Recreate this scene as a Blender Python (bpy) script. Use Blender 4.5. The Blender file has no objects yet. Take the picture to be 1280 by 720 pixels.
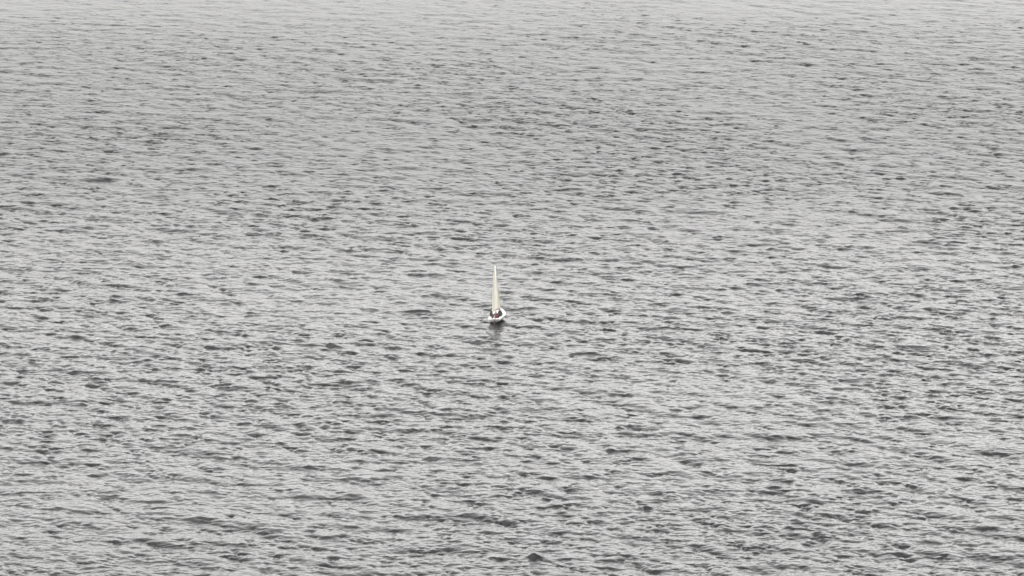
import bpy, bmesh, math, random
import numpy as np
from mathutils import Vector, Matrix, noise as mnoise

random.seed(7)
R = math.radians
scene = bpy.context.scene
C = scene.collection

# ------------------------------------------------------------------ camera, sky, sun, exposure
CAM_H = 111.0
F_PX = 5000.0
cam_d = bpy.data.cameras.new("camera")
cam = bpy.data.objects.new("camera", cam_d)
C.objects.link(cam)
cam.location = (0, 0, CAM_H)
cam.rotation_euler = (R(90 - 12.25), 0, 0)
cam_d.sensor_width = 36.0
cam_d.lens = 36.0 * F_PX / 1280.0
cam_d.clip_start = 1.0
cam_d.clip_end = 200000.0
scene.camera = cam

SUN_EL, SUN_AZ = R(32), R(205)          # behind the camera, a little to its left; the azimuth runs clockwise from +Y
world = bpy.data.worlds.new("World")
scene.world = world
world.use_nodes = True
wn, wl = world.node_tree.nodes, world.node_tree.links
wn.clear()
w_out = wn.new("ShaderNodeOutputWorld")
w_bg = wn.new("ShaderNodeBackground")
w_sky = wn.new("ShaderNodeTexSky")
w_sky.sky_type = 'NISHITA'
w_sky.sun_disc = False
w_sky.sun_elevation = SUN_EL
w_sky.sun_rotation = SUN_AZ
w_sky.air_density = 4.0
w_sky.dust_density = 4.2
w_sky.ozone_density = 1.0
w_hsv = wn.new("ShaderNodeHueSaturation")          # overcast: the blue is taken out of the sky
w_hsv.inputs["Saturation"].default_value = 0.02
wl.new(w_sky.outputs["Color"], w_hsv.inputs["Color"])
wl.new(w_hsv.outputs["Color"], w_bg.inputs["Color"])
wl.new(w_bg.outputs[0], w_out.inputs["Surface"])
w_bg.inputs["Strength"].default_value = 0.15

sun_d = bpy.data.lights.new("sun", 'SUN')
sun_d.energy = 0.5
sun_d.angle = R(25)
sun_d.color = (1.0, 0.95, 0.87)
sun = bpy.data.objects.new("sun", sun_d)
C.objects.link(sun)
sdir = Vector((math.sin(SUN_AZ) * math.cos(SUN_EL), math.cos(SUN_AZ) * math.cos(SUN_EL), math.sin(SUN_EL)))
sun.rotation_euler = sdir.to_track_quat('Z', 'Y').to_euler()
sun.location = sdir * 300

vs = scene.view_settings
vs.view_transform = 'Standard'
vs.look = 'None'
vs.gamma = 1.0
vs.use_curve_mapping = False
vs.exposure = 2.05
scene.cycles.use_denoising = True
scene.cycles.max_bounces = 6

# ------------------------------------------------------------------ materials
def mat(name, col, rough=0.5, metallic=0.0, var=0.0, vscale=8.0, bump=0.0, bscale=60.0, sub=0.0):
    m = bpy.data.materials.new(name)
    m.use_nodes = True
    n, l = m.node_tree.nodes, m.node_tree.links
    b = n["Principled BSDF"]
    b.inputs["Base Color"].default_value = (*col, 1)
    b.inputs["Roughness"].default_value = rough
    b.inputs["Metallic"].default_value = metallic
    if var or bump:
        tc = n.new("ShaderNodeTexCoord")
        nz = n.new("ShaderNodeTexNoise")
        nz.inputs["Scale"].default_value = vscale
        nz.inputs["Detail"].default_value = 5
        l.new(tc.outputs["Object"], nz.inputs["Vector"])
        mx = n.new("ShaderNodeMix"); mx.data_type = 'RGBA'
        mx.inputs["A"].default_value = (*[c * (1 - var) for c in col], 1)
        mx.inputs["B"].default_value = (*[min(1, c * (1 + var)) for c in col], 1)
        l.new(nz.outputs["Fac"], mx.inputs["Factor"])
        l.new(mx.outputs["Result"], b.inputs["Base Color"])
        if bump:
            n2 = n.new("ShaderNodeTexNoise"); n2.inputs["Scale"].default_value = bscale
            l.new(tc.outputs["Object"], n2.inputs["Vector"])
            bp = n.new("ShaderNodeBump"); bp.inputs["Strength"].default_value = bump
            bp.inputs["Distance"].default_value = 0.01
            l.new(n2.outputs["Fac"], bp.inputs["Height"]); l.new(bp.outputs["Normal"], b.inputs["Normal"])
    return m

M_WHITE = mat("white_gelcoat", (0.38, 0.385, 0.38), 0.3, var=0.05)
M_TRANSOM = mat("grey_transom", (0.065, 0.06, 0.06), 0.5, var=0.1)  # transom face, a much darker grey than the hull sides
M_DECK = mat("deck_gelcoat", (0.40, 0.41, 0.40), 0.5, var=0.05)
M_LINER = mat("cockpit_gelcoat", (0.30, 0.31, 0.31), 0.6, var=0.1)
M_BOTTOM = mat("dark_bottom_paint", (0.005, 0.0055, 0.006), 0.6, var=0.2)
M_RAIL = mat("rub_rail", (0.75, 0.75, 0.72), 0.6, var=0.05)
M_WOOD = mat("varnished_wood", (0.22, 0.09, 0.04), 0.4, var=0.3, vscale=20)
M_MAROON_P = mat("maroon_paint", (0.02, 0.004, 0.006), 0.4, var=0.15)
M_ALU = mat("aluminium_spar", (0.70, 0.69, 0.66), 0.35, 0.6, var=0.05)
M_SAIL = mat("cream_sailcloth", (0.50, 0.485, 0.415), 0.75, var=0.04, vscale=2.0)
M_JIB = mat("cream_jib_cloth", (0.47, 0.44, 0.355), 0.75, var=0.04, vscale=2.0)
M_SEAM = mat("batten_pocket", (0.50, 0.45, 0.33), 0.8, var=0.05)
M_ROPE = mat("rope", (0.55, 0.52, 0.46), 0.9, var=0.2, vscale=60)
M_WIRE = mat("rigging_wire", (0.10, 0.10, 0.10), 0.5, 0.3)
M_SKIN = mat("skin", (0.50, 0.29, 0.21), 0.55, var=0.08)
M_BLACK = mat("black_cloth", (0.004, 0.004, 0.005), 0.9, var=0.3, bump=0.4, bscale=25)
M_GREY = mat("dark_grey_cloth", (0.006, 0.006, 0.008), 0.9, var=0.3, bump=0.4, bscale=25)
M_MAROON = mat("maroon_cloth", (0.030, 0.0045, 0.009), 0.85, var=0.25, bump=0.4, bscale=25)
M_PINK = mat("dusty_pink_cloth", (0.42, 0.20, 0.23), 0.85, var=0.2, bump=0.4, bscale=25)
M_HAIR = mat("dark_hair", (0.012, 0.009, 0.008), 0.6, var=0.4, vscale=40, bump=0.6, bscale=80)
M_EYE = mat("eye", (0.02, 0.015, 0.012), 0.2)
M_SHOE = mat("black_rubber", (0.012, 0.012, 0.012), 0.7)

# ------------------------------------------------------------------ the sea: wave field in world space
WIND = Vector((-0.58, -0.81)).normalized()          # the waves run towards the viewer and a little to the left
rng = np.random.default_rng(11)

def wave_tile(L, N, lam_lo, lam_hi, lam_peak, slope, spread):
    """one periodic patch (L metres) of a directional sea: height and horizontal drift"""
    k1 = np.fft.fftfreq(N, L / N) * 2 * np.pi
    kx, ky = np.meshgrid(k1, k1, indexing='xy')
    k = np.hypot(kx, ky); k[0, 0] = 1e-9
    cosd = (kx * WIND.x + ky * WIND.y) / k
    kp = 2 * np.pi / lam_peak
    S = k ** -4.0 * np.exp(-1.0 * (kp / k) ** 2)
    S *= np.where(cosd > 0, np.abs(cosd) ** spread, 0) * 0.97 + 0.03
    S *= np.exp(-(k * lam_lo / (2 * np.pi)) ** 4) * (1 - np.exp(-(k * lam_hi / (2 * np.pi)) ** 4))
    S[0, 0] = 0
    A = np.sqrt(S) * (rng.normal(size=k.shape) + 1j * rng.normal(size=k.shape))
    h = np.fft.ifft2(A).real
    sx = np.fft.ifft2(1j * kx * A).real; sy = np.fft.ifft2(1j * ky * A).real
    g = slope / np.sqrt((sx ** 2 + sy ** 2).mean())
    dx = np.fft.ifft2(1j * kx / k * A).real * g
    dy = np.fft.ifft2(1j * ky / k * A).real * g
    return (L, N, np.stack([h * g, dx, dy], -1).astype(np.float32))

def sample(tile, x, y):
    L, N, D = tile
    u = (x / L * N) % N; v = (y / L * N) % N
    i = np.floor(u).astype(np.int64); j = np.floor(v).astype(np.int64)
    fu = (u - i)[..., None].astype(np.float32); fv = (v - j)[..., None].astype(np.float32)
    i %= N; j %= N; i1 = (i + 1) % N; j1 = (j + 1) % N
    return (D[j, i] * (1 - fu) + D[j, i1] * fu) * (1 - fv) + (D[j1, i] * (1 - fu) + D[j1, i1] * fu) * fv

T_SWELL = wave_tile(1024.0, 1024, 2.6, 50.0, 7.0, 0.075, 2.5)
T_CHOP = wave_tile(613.0, 2048, 0.75, 3.2, 2.8, 0.150, 1.1)
T_RIP = wave_tile(109.0, 1024, 0.30, 0.9, 1.0, 0.175, 0.8)
T_GUST = wave_tile(1500.0, 512, 25.0, 160.0, 70.0, 1.0, 0.5)
T_GUST[2][..., 0] /= T_GUST[2][..., 0].std()
T_GROUP = wave_tile(401.0, 1024, 2.0, 12.0, 4.5, 1.0, 0.3)
T_GROUP[2][..., 0] /= T_GROUP[2][..., 0].std()

BOAT = Vector((-2.2, 490.5, 0.0))                 # stern of the dinghy
HEADING = R(-11)                                   # its bow points away and to the right

# single steeper crests that stand out of the chop: x, y, length along the crest, width, height
CRESTS = [(2.2, 384.4, 0.75, 0.5, 0.50), (12.0, 436.9, 0.4, 0.4, 0.32), (-12.2, 496.8, 2.0, 0.55, 0.36), (-54.2, 482.3, 2.2, 0.5, 0.27), (-59.8, 587.3, 2.6, 0.7, 0.25), (-32.3, 399.0, 1.0, 0.4, 0.14), (48.6, 395.3, 1.5, 0.6, 0.22), (-14.6, 442.5, 1.6, 0.5, 0.19), (5.1, 501.6, 1.8, 0.6, 0.17), (29.6, 413.7, 1.4, 0.5, 0.19), (-26.5, 539.8, 2.0, 0.6, 0.19)]

def waves(x, y):
    a = sample(T_SWELL, x, y) + 0
    g = sample(T_GUST, x, y)[..., 0:1]
    g = 1 + 0.13 * np.clip(g, -2, 2)
    # the chop comes in groups: many low wavelets, a few steep ones
    g = g * np.clip(np.exp(0.36 * sample(T_GROUP, x + 17.0, y + 5.0)[..., 0:1] - 0.08), 0.4, 1.9)
    off = np.clip((y - 560) / 200, 0, 1)[..., None]        # farther out the wind is lighter on the chop and sharper on the ripples
    a += sample(T_CHOP, x + 91.0, y + 37.0) * (0.2 + 0.8 * g) * (1 - 0.30 * off)
    a += sample(T_RIP, x, y) * g * (1 + 0.25 * off)
    a *= 1 - 0.4 * np.clip((y - 690) / 90, 0, 1)[..., None]      # a calmer belt beyond
    out = np.stack([-a[..., 1] * CHOP, -a[..., 2] * CHOP, a[..., 0]], -1)
    out[..., 0] += WIND.x * LEAN * a[..., 0]       # crests lean downwind: long backs, short steep fronts
    out[..., 1] += WIND.y * LEAN * a[..., 0]
    for cx, cy, lx, ly, hh in CRESTS:
        dx = (x - cx) + 0.15 * (y - cy); dy = y - cy
        dy = dy + 0.08 * dx * np.sin(dx * 1.7 + cx)
        w = np.where(dy > 0, ly * 2.2, ly)          # long back, steep face towards the viewer
        e = hh * np.exp(-(dx / lx) ** 2 - (dy / w) ** 2)
        out[..., 2] += e
        out[..., 1] -= e * 0.12
    return out

CHOP = 1.15
LEAN = 1.0

def sea_mesh():
    # rows across the view, spaced with distance; columns fan out gently: only the mesh density follows distance
    near = np.concatenate([np.linspace(-600, 200, 9), np.linspace(230, 355, 8)])
    d = [364.0]
    while d[-1] < 800:
        d.append(d[-1] + 0.158 * d[-1] / 385)
    far = 800 * (1 + 0.012) ** np.arange(1, 26)
    far2 = far[-1] * 1.12 ** np.arange(1, 34)
    ys = np.concatenate([near, d, far, far2])
    uc = np.arange(-372, 373) * 0.2
    u_mid = uc[-1] + np.cumsum(np.linspace(0.4, 4, 22))
    u_out = u_mid[-1] * 1.35 ** np.arange(1, 8)
    us = np.concatenate([-u_out[::-1], -u_mid[::-1], uc, u_mid, u_out])
    s = np.maximum(ys, 150.0) / 500.0
    X = us[None, :] * s[:, None]
    Y = np.repeat(ys[:, None], len(us), 1)
    W = waves(X, Y)
    amp = np.clip((ys - 300) / 40, 0, 1) * np.clip((1150 - ys) / 330, 0, 1)
    ampu = np.clip((115 - np.abs(us)) / 40, 0, 1)
    A = amp[:, None] * ampu[None, :]
    # the hull presses the chop down where it floats
    bx, by = BOAT.x - math.sin(HEADING) * 2.3, BOAT.y + math.cos(HEADING) * 2.3
    r2 = ((X - bx) / 1.15) ** 2 + ((Y - by) / 2.6) ** 2
    A = A * (1 - 0.4 * np.exp(-r2 ** 2))
    P = np.stack([X, Y, np.zeros_like(X)], -1) + W * A[..., None]
    P[..., 2] -= np.hypot(X, Y) ** 2 / (2 * 6.371e6) * 0   # a flat sea
    nr, nc = X.shape
    me = bpy.data.meshes.new("sea")
    me.vertices.add(nr * nc)
    me.vertices.foreach_set("co", P.astype(np.float32).ravel())
    idx = np.arange(nr * nc, dtype=np.int32).reshape(nr, nc)
    q = np.stack([idx[:-1, :-1], idx[:-1, 1:], idx[1:, 1:], idx[1:, :-1]], -1).reshape(-1, 4)
    me.loops.add(q.size); me.loops.foreach_set("vertex_index", q.ravel())
    me.polygons.add(len(q))
    me.polygons.foreach_set("loop_start", np.arange(0, q.size, 4, dtype=np.int32))
    me.polygons.foreach_set("loop_total", np.full(len(q), 4, dtype=np.int32))
    me.polygons.foreach_set("use_smooth", np.ones(len(q), dtype=bool))
    me.update(calc_edges=True)
    return me

R_NEAR, R_FAR, R_CALM = 0.07, 0.33, 0.30
def sea_material():
    m = bpy.data.materials.new("sea_water")
    m.use_nodes = True
    n, l = m.node_tree.nodes, m.node_tree.links
    b = n["Principled BSDF"]
    b.inputs["Base Color"].default_value = (0.0010, 0.0012, 0.0012, 1)
    b.inputs["Roughness"].default_value = 0.06
    b.inputs["IOR"].default_value = 1.333
    geo = n.new("ShaderNodeNewGeometry")
    mp = n.new("ShaderNodeMapping"); mp.inputs["Rotation"].default_value = (0, 0, R(-14)); mp.inputs["Scale"].default_value = (0.55, 1.0, 1.0)
    l.new(geo.outputs["Position"], mp.inputs["Vector"])
    hs = []
    for sc, det, k in ((1.7, 3.0, 0.12), (3.8, 1.0, 0.02)):
        nz = n.new("ShaderNodeTexNoise")
        nz.inputs["Scale"].default_value = sc; nz.inputs["Detail"].default_value = det
        nz.inputs["Roughness"].default_value = 0.5
        l.new(mp.outputs["Vector"], nz.inputs["Vector"])
        mu = n.new("ShaderNodeMath"); mu.operation = 'MULTIPLY'; mu.inputs[1].default_value = k
        l.new(nz.outputs["Fac"], mu.inputs[0]); hs.append(mu)
    ad = n.new("ShaderNodeMath"); ad.operation = 'ADD'
    l.new(hs[0].outputs[0], ad.inputs[0]); l.new(hs[1].outputs[0], ad.inputs[1])
    bp = n.new("ShaderNodeBump"); bp.inputs["Strength"].default_value = 1.0; bp.inputs["Distance"].default_value = 1.0
    l.new(ad.outputs[0], bp.inputs["Height"])
    l.new(bp.outputs["Normal"], b.inputs["Normal"])
    # ripples too small to be modelled roughen the surface, more so out where the breeze is on the water
    sx = n.new("ShaderNodeSeparateXYZ"); l.new(geo.outputs["Position"], sx.inputs[0])
    rr = n.new("ShaderNodeMapRange"); rr.inputs["From Min"].default_value = 0; rr.inputs["From Max"].default_value = 1000
    l.new(sx.outputs["Y"], rr.inputs["Value"])
    cr = n.new("ShaderNodeValToRGB"); cr.color_ramp.interpolation = 'EASE'
    e = cr.color_ramp.elements
    e[0].position, e[0].color = 0.40, (R_NEAR,) * 3 + (1,)
    e[1].position, e[1].color = 0.64, (R_FAR,) * 3 + (1,)
    x = e.new(0.70); x.color = (R_FAR,) * 3 + (1,)
    x = e.new(0.80); x.color = (R_CALM,) * 3 + (1,)
    l.new(rr.outputs["Result"], cr.inputs["Fac"]); l.new(cr.outputs["Color"], b.inputs["Roughness"])
    return m

sea_me = sea_mesh()
sea_me.materials.append(sea_material())
sea = bpy.data.objects.new("sea", sea_me)
C.objects.link(sea)
sea["kind"] = "structure"

# ------------------------------------------------------------------ the air over the sea
hz = bpy.data.materials.new("haze_air")
hz.use_nodes = True
hn, hl = hz.node_tree.nodes, hz.node_tree.links
hn.clear()
h_out = hn.new("ShaderNodeOutputMaterial")
h_vol = hn.new("ShaderNodeVolumePrincipled")
h_vol.inputs["Color"].default_value = (0.95, 0.91, 0.91, 1)
h_vol.inputs["Density"].default_value = 0.00004
h_vol.inputs["Anisotropy"].default_value = 0.3
hl.new(h_vol.outputs[0], h_out.inputs["Volume"])
hb = bmesh.new()
bmesh.ops.create_cube(hb, size=1, matrix=Matrix.Translation((0, 0, (96 - 3) / 2)) @ Matrix.Diagonal((160000, 160000, 99, 1)))
hme = bpy.data.meshes.new("haze"); hb.to_mesh(hme); hb.free()
hme.materials.append(hz)
haze = bpy.data.objects.new("haze", hme)
C.objects.link(haze)
haze["kind"] = "stuff"

# ------------------------------------------------------------------ mesh helpers
def obj(name, bm, m, parent=None, smooth=True):
    me = bpy.data.meshes.new(name)
    bmesh.ops.recalc_face_normals(bm, faces=bm.faces)
    bm.to_mesh(me); bm.free()
    for mm in (m if isinstance(m, (list, tuple)) else [m]):
        me.materials.append(mm)
    if smooth:
        for p in me.polygons: p.use_smooth = True
    o = bpy.data.objects.new(name, me)
    C.objects.link(o)
    if parent is not None: o.parent = parent
    return o

def tube(bm, pts, rads, n=8, caps=True):
    pts = [Vector(p) for p in pts]
    if not isinstance(rads, (list, tuple)): rads = [rads] * len(pts)
    rings = []
    for i, p in enumerate(pts):
        t = (pts[min(i + 1, len(pts) - 1)] - pts[max(i - 1, 0)]).normalized()
        a = t.orthogonal().normalized(); b = t.cross(a)
        if i and rings:
            ref = (rings[-1][0].co - pts[i - 1]); ref = (ref - t * ref.dot(t))
            if ref.length > 1e-6: a = ref.normalized(); b = t.cross(a)
        rings.append([bm.verts.new(p + (a * math.cos(2 * math.pi * j / n) + b * math.sin(2 * math.pi * j / n)) * rads[i]) for j in range(n)])
    for r0, r1 in zip(rings, rings[1:]):
        for j in range(n):
            bm.faces.new((r0[j], r0[(j + 1) % n], r1[(j + 1) % n], r1[j]))
    if caps:
        bm.faces.new(rings[0][::-1]); bm.faces.new(rings[-1])

def ball(bm, c, r, rot=None, u=12, v=8):
    if not isinstance(r, (tuple, list)): r = (r, r, r)
    mtx = Matrix.Translation(c) @ (rot.to_4x4() if rot else Matrix()) @ Matrix.Diagonal((*r, 1))
    bmesh.ops.create_uvsphere(bm, u_segments=u, v_segments=v, radius=1, matrix=mtx)

def limb(bm, a, b, ra, rb):
    a, b = Vector(a), Vector(b)
    tube(bm, [a, a.lerp(b, 0.5), b], [ra, (ra + rb) / 2, rb], 10)
    ball(bm, a, ra); ball(bm, b, rb)

def box(bm, c, size, rot=None, bev=0.0):
    mtx = Matrix.Translation(c) @ (rot.to_4x4() if rot else Matrix()) @ Matrix.Diagonal((*size, 1))
    r = bmesh.ops.create_cube(bm, size=1, matrix=mtx)
    if bev:
        es = list({e for v in r['verts'] for e in v.link_edges})
        bmesh.ops.bevel(bm, geom=es, offset=bev, segments=2, affect='EDGES')

def sheet(rows, thick):
    """a thin cloth with two faces and a hem, from rows of points"""
    bm = bmesh.new()
    P = [[Vector(p) for p in r] for r in rows]
    nr, nc = len(P), len(P[0])
    top, bot = [], []
    for i in range(nr):
        a, b = [], []
        for j in range(nc):
            du = P[i][min(j + 1, nc - 1)] - P[i][max(j - 1, 0)]
            dv = P[min(i + 1, nr - 1)][j] - P[max(i - 1, 0)][j]
            nn = du.cross(dv)
            nn = nn.normalized() if nn.length > 1e-9 else Vector((1, 0, 0))
            a.append(bm.verts.new(P[i][j] + nn * thick / 2)); b.append(bm.verts.new(P[i][j] - nn * thick / 2))
        top.append(a); bot.append(b)
    for i in range(nr - 1):
        for j in range(nc - 1):
            bm.faces.new((top[i][j], top[i][j + 1], top[i + 1][j + 1], top[i + 1][j]))
            bm.faces.new((bot[i][j], bot[i + 1][j], bot[i + 1][j + 1], bot[i][j + 1]))
    for j in range(nc - 1):
        bm.faces.new((top[0][j], bot[0][j], bot[0][j + 1], top[0][j + 1]))
        bm.faces.new((top[-1][j], top[-1][j + 1], bot[-1][j + 1], bot[-1][j]))
    for i in range(nr - 1):
        bm.faces.new((top[i][0], top[i + 1][0], bot[i + 1][0], bot[i][0]))
        bm.faces.new((top[i][-1], bot[i][-1], bot[i + 1][-1], top[i + 1][-1]))
    return bm

def interp(t, xs, ys):
    return float(np.interp(t, xs, ys))

# ------------------------------------------------------------------ the sailing dinghy (x starboard, y forward, z up; stern at y = 0)
LEN = 4.6
boat = bpy.data.objects.new("sailing_dinghy", None)
C.objects.link(boat)
boat["label"] = "small white sailing dinghy under cream sails, alone on the grey choppy sea"
boat["category"] = "sailing boat"
boat.empty_display_size = 0.5
boat.location = (BOAT.x, BOAT.y, 0.07)
BOAT_ROT = Matrix.Rotation(HEADING, 4, 'Z') @ Matrix.Rotation(R(-4), 4, 'Y') @ Matrix.Rotation(R(1.0), 4, 'X')
boat.rotation_euler = BOAT_ROT.to_euler()

TS = [0, .04, .1, .18, .27, .36, .45, .54, .60, .62, .7, .78, .85, .91, .96, 1.0]
def half_beam(t): return interp(t, [0, .12, .27, .45, .6, .75, .87, .95, 1], [.64, .77, .89, .95, .90, .70, .41, .18, .03])
def sheer(t): return interp(t, [0, .4, .75, 1], [.44, .46, .56, .72])
def keel(t): return interp(t, [0, .3, .6, .85, 1], [-.06, -.17, -.18, -.05, .28])
def inner(t): return 0.0 if t >= .62 else max(half_beam(t) - .27, .2)

NS = 12
bm = bmesh.new()
stations = []
for t in TS:
    b, g, k = half_beam(t), sheer(t), keel(t)
    ring = []
    for s in range(-NS, NS + 1):
        q = abs(s) / NS
        x = b * math.sin(q * math.pi / 2) ** 0.8 * (1 if s >= 0 else -1)
        z = k + (g - k) * (1 - math.cos(q * math.pi / 2)) ** 0.95
        ring.append(bm.verts.new((x, t * LEN, z)))
    stations.append(ring)
for r0, r1 in zip(stations, stations[1:]):
    for j in range(2 * NS):
        bm.faces.new((r0[j], r0[j + 1], r1[j + 1], r1[j]))
tf = bm.faces.new(stations[0])
bmesh.ops.triangulate(bm, faces=[tf])
bmesh.ops.bisect_plane(bm, geom=bm.verts[:] + bm.edges[:] + bm.faces[:], plane_co=(0, 0, .14), plane_no=(0, 0, 1))
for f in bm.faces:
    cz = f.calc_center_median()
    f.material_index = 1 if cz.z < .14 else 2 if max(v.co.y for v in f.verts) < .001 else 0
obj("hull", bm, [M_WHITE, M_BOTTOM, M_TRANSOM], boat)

bm = bmesh.new()            # side decks and cambered foredeck
for sgn in (-1, 1):
    prev = None
    for t in TS:
        b, g, bi = half_beam(t), sheer(t), inner(t)
        row = []
        for k in range(5):
            x = b + (bi - b) * k / 4
            z = g + 0.004 + 0.06 * (1 - (x / max(b, .01)) ** 2) * (1 if t >= .62 else 0.35)
            row.append(bm.verts.new((sgn * x, t * LEN, z)))
        if prev:
            for k in range(4): bm.faces.new((prev[k], prev[k + 1], row[k + 1], row[k]))
        prev = row
bmesh.ops.remove_doubles(bm, verts=bm.verts, dist=0.002)
obj("deck", bm, M_DECK, boat)

bm = bmesh.new()            # cockpit liner: walls, floor, bulkheads
rows = []
for t in [x for x in TS if x <= .60] + [.622]:
    bi = max(inner(min(t, .60)), .1); g = sheer(t) + .02; fl = .10
    wb = min(bi, half_beam(t) * .80)
    rows.append([bm.verts.new((x, t * LEN + .003, z)) for x, z in ((-bi, g), (-wb * .97, fl + .05), (-wb * .9, fl), (0, fl - .01), (wb * .9, fl), (wb * .97, fl + .05), (bi, g))])
for r0, r1 in zip(rows, rows[1:]):
    for k in range(6): bm.faces.new((r0[k], r0[k + 1], r1[k + 1], r1[k]))
bm.faces.new(rows[-1])
obj("cockpit", bm, M_LINER, boat, smooth=False)

for sgn in (-1, 1):
    bm = bmesh.new()
    tube(bm, [(sgn * (half_beam(t) + .008), t * LEN, sheer(t)) for t in TS], .026, 8)
    obj("rub_rail", bm, M_RAIL, boat)
bm = bmesh.new(); box(bm, (0, 0.03, .455), (1.28, .05, .04), bev=.01); obj("transom_cap", bm, M_RAIL, boat, smooth=False)
bm = bmesh.new(); box(bm, (0, 1.95, .40), (1.52, .24, .03), bev=.008); obj("thwart", bm, M_WOOD, boat, smooth=False)
bm = bmesh.new(); box(bm, (0, 0.55, .27), (1.14, .34, .03), bev=.008); obj("stern_seat", bm, M_DECK, boat, smooth=False)
bm = bmesh.new(); box(bm, (0, 2.25, .245), (.09, .95, .27), bev=.012); obj("centreboard_case", bm, M_WOOD, boat, smooth=False)
bm = bmesh.new()
bmesh.ops.create_cube(bm, size=1, matrix=Matrix.Translation((0, 2.2, -.5)) @ Matrix.Diagonal((.03, .4, .75, 1)))
obj("centreboard", bm, M_WOOD, boat, smooth=False)

# rudder hung on the transom: white head, maroon blade
bm = bmesh.new()
prof = [(-.05, .50), (-.20, .48), (-.25, .10), (-.33, -.45), (-.22, -.62), (-.08, -.55), (-.05, .0)]
vl = [[bm.verts.new((sx * .025, y, z)) for y, z in prof] for sx in (-1, 1)]
bm.faces.new(vl[0]); bm.faces.new(vl[1][::-1])
for k in range(len(prof)):
    bm.faces.new((vl[0][k], vl[0][(k + 1) % len(prof)], vl[1][(k + 1) % len(prof)], vl[1][k]))
rud = obj("rudder", bm, M_MAROON_P, boat, smooth=False)
bm = bmesh.new(); box(bm, (0, -.13, .55), (.13, .22, .16), bev=.03); obj("rudder_head", bm, M_WHITE, rud)
bm = bmesh.new(); tube(bm, [(0, -.10, .56), (-.02, .4, .60), (-.06, .95, .63)], [.022, .02, .015], 8); obj("tiller", bm, M_WOOD, rud)

# spars and rigging
MAST_Y, HOUNDS, TOP = 2.95, 5.0, 6.6
bm = bmesh.new(); tube(bm, [(0, MAST_Y, .12), (0, MAST_Y, 2.5), (0, MAST_Y - .02, 5.0), (0, MAST_Y - .09, TOP)], [.038, .038, .034, .022], 12)
mast = obj("mast", bm, M_ALU, boat)
BOOM_A = R(6)
boom_end = Vector((-math.sin(BOOM_A) * 2.45, MAST_Y - math.cos(BOOM_A) * 2.45, 1.02))
bm = bmesh.new(); tube(bm, [(0, MAST_Y - .05, 1.02), boom_end], [.03, .026], 10); obj("boom", bm, M_ALU, boat)

def luff_pt(f): 
    z = 1.08 + (TOP - .05 - 1.08) * f
    return Vector((0, MAST_Y - .045 - .09 * max(0, (z - 5.0) / 1.75), z))
rows = []
NU = 12
for i in range(33):
    f = i / 32
    chord = 2.40 * (1 - f) ** 0.92 + .10 + .12 * math.sin(math.pi * min(1, f * 1.02)) * .8
    ang = BOOM_A + R(6) * f ** 1.1
    L0 = luff_pt(f)
    row = []
    for j in range(NU + 1):
        s = j / NU
        camber = chord * .10 * 4 * s * (1 - s) * (1.25 - .5 * s) * (0.25 + 0.75 * math.sin(math.pi * min(1, .12 + f * .88)))
        p = L0 + Vector((-math.sin(ang), -math.cos(ang), -.02 * s)) * chord * s
        p += Vector((-math.cos(ang), math.sin(ang), 0)) * camber
        row.append(p)
    rows.append(row)
mainsail = obj("mainsail", sheet(rows, .006), M_SAIL, boat)
for i in (7, 14, 20, 26):                   # batten pockets run in from the leech
    strip = []
    for dz in (-1, 1):
        strip.append([rows[i][j] + Vector((0.0, 0, dz * .025)) for j in range(5, NU + 1)])
    obj("batten", sheet(strip, .020), M_SEAM, mainsail)

tack, head = Vector((0, 4.50, .80)), Vector((0, MAST_Y + .08, 4.85))
clew = Vector((-.22, 2.62, 1.0))
rows = []
for i in range(25):
    f = i / 24
    a = tack.lerp(head, f); c = clew.lerp(head, f)
    row = []
    for j in range(9):
        s = j / 8
        p = a.lerp(c, s)
        cam_ = (a - c).length * .11 * 4 * s * (1 - s) * (1.3 - .6 * s)
        p += Vector((-cam_, 0, 0))
        row.append(p)
    rows.append(row)
obj("jib", sheet(rows, .005), M_JIB, boat)
bm = bmesh.new(); tube(bm, [(0, 4.54, .74), (0, MAST_Y + .04, 5.0)], .006, 6); obj("forestay", bm, M_WIRE, boat)
for sgn in (-1, 1):
    bm = bmesh.new(); tube(bm, [(sgn * .93, 2.65, .47), (sgn * .03, MAST_Y, 5.0)], .003, 6); obj("shroud", bm, M_WIRE, boat)
bm = bmesh.new(); tube(bm, [boom_end + Vector((0, .12, -.02)), Vector((0.02, .30, .62)), Vector((.05, .05, .49))], .008, 6); obj("mainsheet", bm, M_ROPE, boat)
bm = bmesh.new(); tube(bm, [clew, Vector((-.5, 2.0, .55)), Vector((-.45, 1.7, .45))], .007, 6); obj("jib_sheet", bm, M_ROPE, boat)

# ------------------------------------------------------------------ the crew
def remesh(name, bm, m, parent, voxel, smooth_it=3):
    o = obj(name, bm, m, None)
    md = o.modifiers.new("r", 'REMESH'); md.mode = 'VOXEL'; md.voxel_size = voxel; md.use_smooth_shade = True
    sm = o.modifiers.new("s", 'SMOOTH'); sm.iterations = smooth_it; sm.factor = 0.4
    dg = bpy.context.evaluated_depsgraph_get()
    me = bpy.data.meshes.new_from_object(o.evaluated_get(dg))
    o.modifiers.clear()
    old = o.data; o.data = me; bpy.data.meshes.remove(old)
    me.name = name
    if not me.materials: me.materials.append(m)
    for p in me.polygons: p.use_smooth = True
    o.parent = parent
    return o

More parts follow.
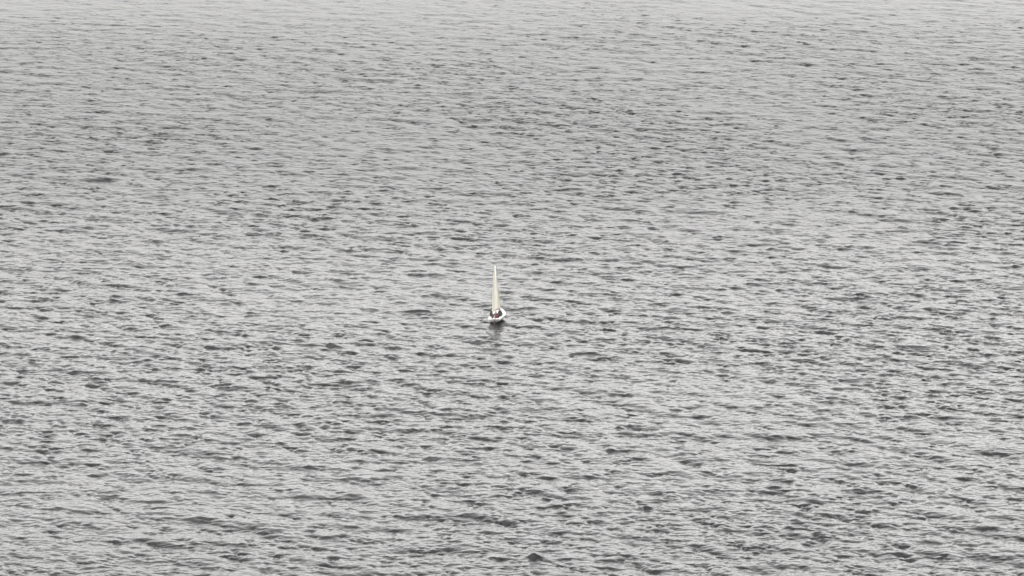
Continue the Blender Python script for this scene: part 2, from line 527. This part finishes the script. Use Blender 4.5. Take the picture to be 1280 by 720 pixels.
def add_hand(bm, wrist, direction, up, curl):
    """palm, four unequal fingers with a knuckle bend and a thumb from the side of the palm"""
    d = Vector(direction).normalized(); side = d.cross(Vector(up)).normalized(); n = side.cross(d)
    rot = Matrix((side, d, n)).transposed()
    ball(bm, wrist + d * .05, (.042, .056, .018), rot)
    limb(bm, wrist, wrist + d * .03, .026, .026)
    for k, (off, ln) in enumerate(((-.03, .066), (-.010, .078), (.010, .074), (.030, .056))):
        base = wrist + d * .092 + side * off
        d1 = (d * math.cos(curl * .5) - n * math.sin(curl * .5)).normalized()
        d2 = (d * math.cos(curl * 1.6) - n * math.sin(curl * 1.6)).normalized()
        mid = base + d1 * ln * .55
        limb(bm, base - d * .02, mid, .0095, .009); limb(bm, mid, mid + d2 * ln * .5, .009, .0085)
    tb = wrist + d * .035 - side * .035
    tm = tb + (d * .6 - side * .7 - n * .3).normalized() * .038
    limb(bm, tb, tm, .012, .0105); limb(bm, tm, tm + (d * .9 - side * .1 - n * .4).normalized() * .032, .0105, .0095)

def bend(sh, target, l1, l2, hint):
    sh, target = Vector(sh), Vector(target)
    v = target - sh; dist = min(v.length, (l1 + l2) * .985)
    d = v.normalized(); target = sh + d * dist
    a = (l1 * l1 - l2 * l2 + dist * dist) / (2 * dist)
    hgt = math.sqrt(max(l1 * l1 - a * a, 0))
    hv = Vector(hint); hv = (hv - d * hv.dot(d)).normalized()
    return sh + d * a + hv * hgt, target

def person(label, loc, face, lean, side_lean, hands, feet, jacket, trousers, hat=None, turn=0.0):
    """seated figure; local frame: faces +y, seat at z = 0; loc and face are in the boat's frame"""
    root = bpy.data.objects.new("person", None)
    C.objects.link(root)
    root["label"] = label; root["category"] = "person"; root["group"] = "crew of the dinghy"
    root.empty_display_size = 0.3
    Mw = boat_mw @ Matrix.Translation(loc) @ Matrix.Rotation(face, 4, 'Z') @ Matrix.Scale(1.18, 4)
    root.matrix_world = Mw
    LR = Matrix.Rotation(-lean, 3, 'X') @ Matrix.Rotation(side_lean, 3, 'Y')
    hip0 = Vector((0, 0, .11))
    up = lambda p: hip0 + LR @ Vector(p)
    waist, chest, neck = up((0, 0, .16)), up((0, .01, .34)), up((0, .0, .49))
    HR = LR @ Matrix.Rotation(turn, 3, 'Z') @ Matrix.Rotation(lean * .6, 3, 'X')
    head_c = up((0, .01, .61)) + HR @ Vector((0, .015, .01))
    hd = lambda p: head_c + HR @ Vector(p)
    sh = {s: up((s * .185, 0, .425)) for s in (-1, 1)}
    elbow, hand = {}, {}
    for s, tgt in zip((-1, 1), hands):
        elbow[s], hand[s] = bend(sh[s], tgt, .29, .26, (s * .5, -.6, -.6))
    knee, ankle = {}, {}
    hipj = {s: Vector((s * .09, .02, .09)) for s in (-1, 1)}
    for s, tgt in zip((-1, 1), feet):
        knee[s], ankle[s] = bend(hipj[s], tgt, .43, .42, (s * .15, .4, 1))
    # one continuous body
    bm = bmesh.new()
    ball(bm, hip0, (.15, .11, .11), LR); ball(bm, waist, (.13, .10, .13), LR); ball(bm, chest, (.165, .11, .15), LR)
    limb(bm, sh[-1], sh[1], .06, .06)
    limb(bm, up((0, 0, .43)), hd((0, -.01, -.05)), .056, .052)
    ball(bm, head_c, (.073, .092, .108), HR, 16, 12)
    ball(bm, hd((0, .03, -.06)), (.055, .062, .058), HR)
    limb(bm, hd((0, .090, .01)), hd((0, .106, -.022)), .010, .015)
    limb(bm, hd((-.02, .088, -.058)), hd((.02, .088, -.058)), .008, .008)
    for s in (-1, 1):
        ball(bm, hd((s * .074, -.005, -.01)), (.012, .022, .03), HR)
        limb(bm, sh[s], elbow[s], .050, .040); limb(bm, elbow[s], hand[s], .040, .027)
        add_hand(bm, hand[s], (hand[s] - elbow[s]).normalized() + Vector((0, .2, -.15)), (0, 0, 1), .7)
        limb(bm, hipj[s], knee[s], .082, .055); limb(bm, knee[s], ankle[s], .055, .038)
        ft = Vector((0, 1, 0))
        limb(bm, ankle[s] + Vector((0, -.02, -.03)), ankle[s] + ft * .17 + Vector((0, 0, -.045)), .036, .028)
    body = remesh("body", bm, M_SKIN, root, .009, 2)
    for s in (-1, 1):
        bm = bmesh.new(); ball(bm, hd((s * .032, .083, .012)), .011); obj("eye", bm, M_EYE, root)
    # jacket
    bm = bmesh.new()
    ball(bm, waist + Vector((0, 0, -.06)), (.165, .13, .11), LR); ball(bm, waist, (.16, .128, .14), LR); ball(bm, chest, (.195, .14, .17), LR)
    limb(bm, sh[-1] , sh[1], .078, .078)
    limb(bm, up((0, 0, .42)), up((0, 0, .505)), .075, .072)
    for s in (-1, 1):
        limb(bm, sh[s], elbow[s], .072, .058); limb(bm, elbow[s], elbow[s].lerp(hand[s], .93), .058, .045)
    remesh("jacket", bm, jacket, root, .016)
    bm = bmesh.new()
    ball(bm, hip0, (.172, .135, .115), LR)
    for s in (-1, 1):
        limb(bm, hipj[s], knee[s], .100, .074); limb(bm, knee[s], knee[s].lerp(ankle[s], .93), .074, .056)
    remesh("trousers", bm, trousers, root, .016)
    for s in (-1, 1):
        bm = bmesh.new()
        limb(bm, ankle[s] + Vector((0, -.025, -.03)), ankle[s] + Vector((0, .17, -.045)), .047, .04)
        limb(bm, ankle[s] + Vector((0, -.02, -.01)), ankle[s] + Vector((0, -.01, .05)), .047, .046)
        remesh("boot", bm, M_SHOE, root, .014)
    bm = bmesh.new()
    ball(bm, hd((0, -.018, .022)), (.084, .092, .105), HR, 16, 12)
    ball(bm, hd((0, -.045, -.03)), (.072, .06, .075), HR)
    remesh("hair" if not hat else "hood", bm, hat or M_HAIR, root, .012)
    return root

bpy.context.view_layer.update()
boat_mw = Matrix.Translation(boat.location) @ BOAT_ROT
person("person in black sitting on the dinghy's left side deck, left of the sails",
       (-.70, 1.25, .50), R(-70), R(14), R(-6), ((-.24, .34, .12), (.20, .42, .14)), ((-.12, .52, -.26), (.14, .56, -.26)),
       M_BLACK, M_BLACK, M_BLACK)
person("person in black perched on the raised right side deck, at the right of the sails",
       (.62, 1.30, .50), R(68), R(20), R(4), ((-.20, .40, .16), (.26, .30, .10)), ((-.14, .54, -.26), (.12, .52, -.26)),
       M_BLACK, M_GREY, M_BLACK)
person("person in maroon with dark hair, seated low in the stern between two in black",
       (.14, .60, .295), R(8), R(8), R(0), ((-.22, .16, .30), (.26, .36, .16)), ((-.16, .62, -.07), (.16, .60, -.07)),
       M_MAROON, M_MAROON, None)
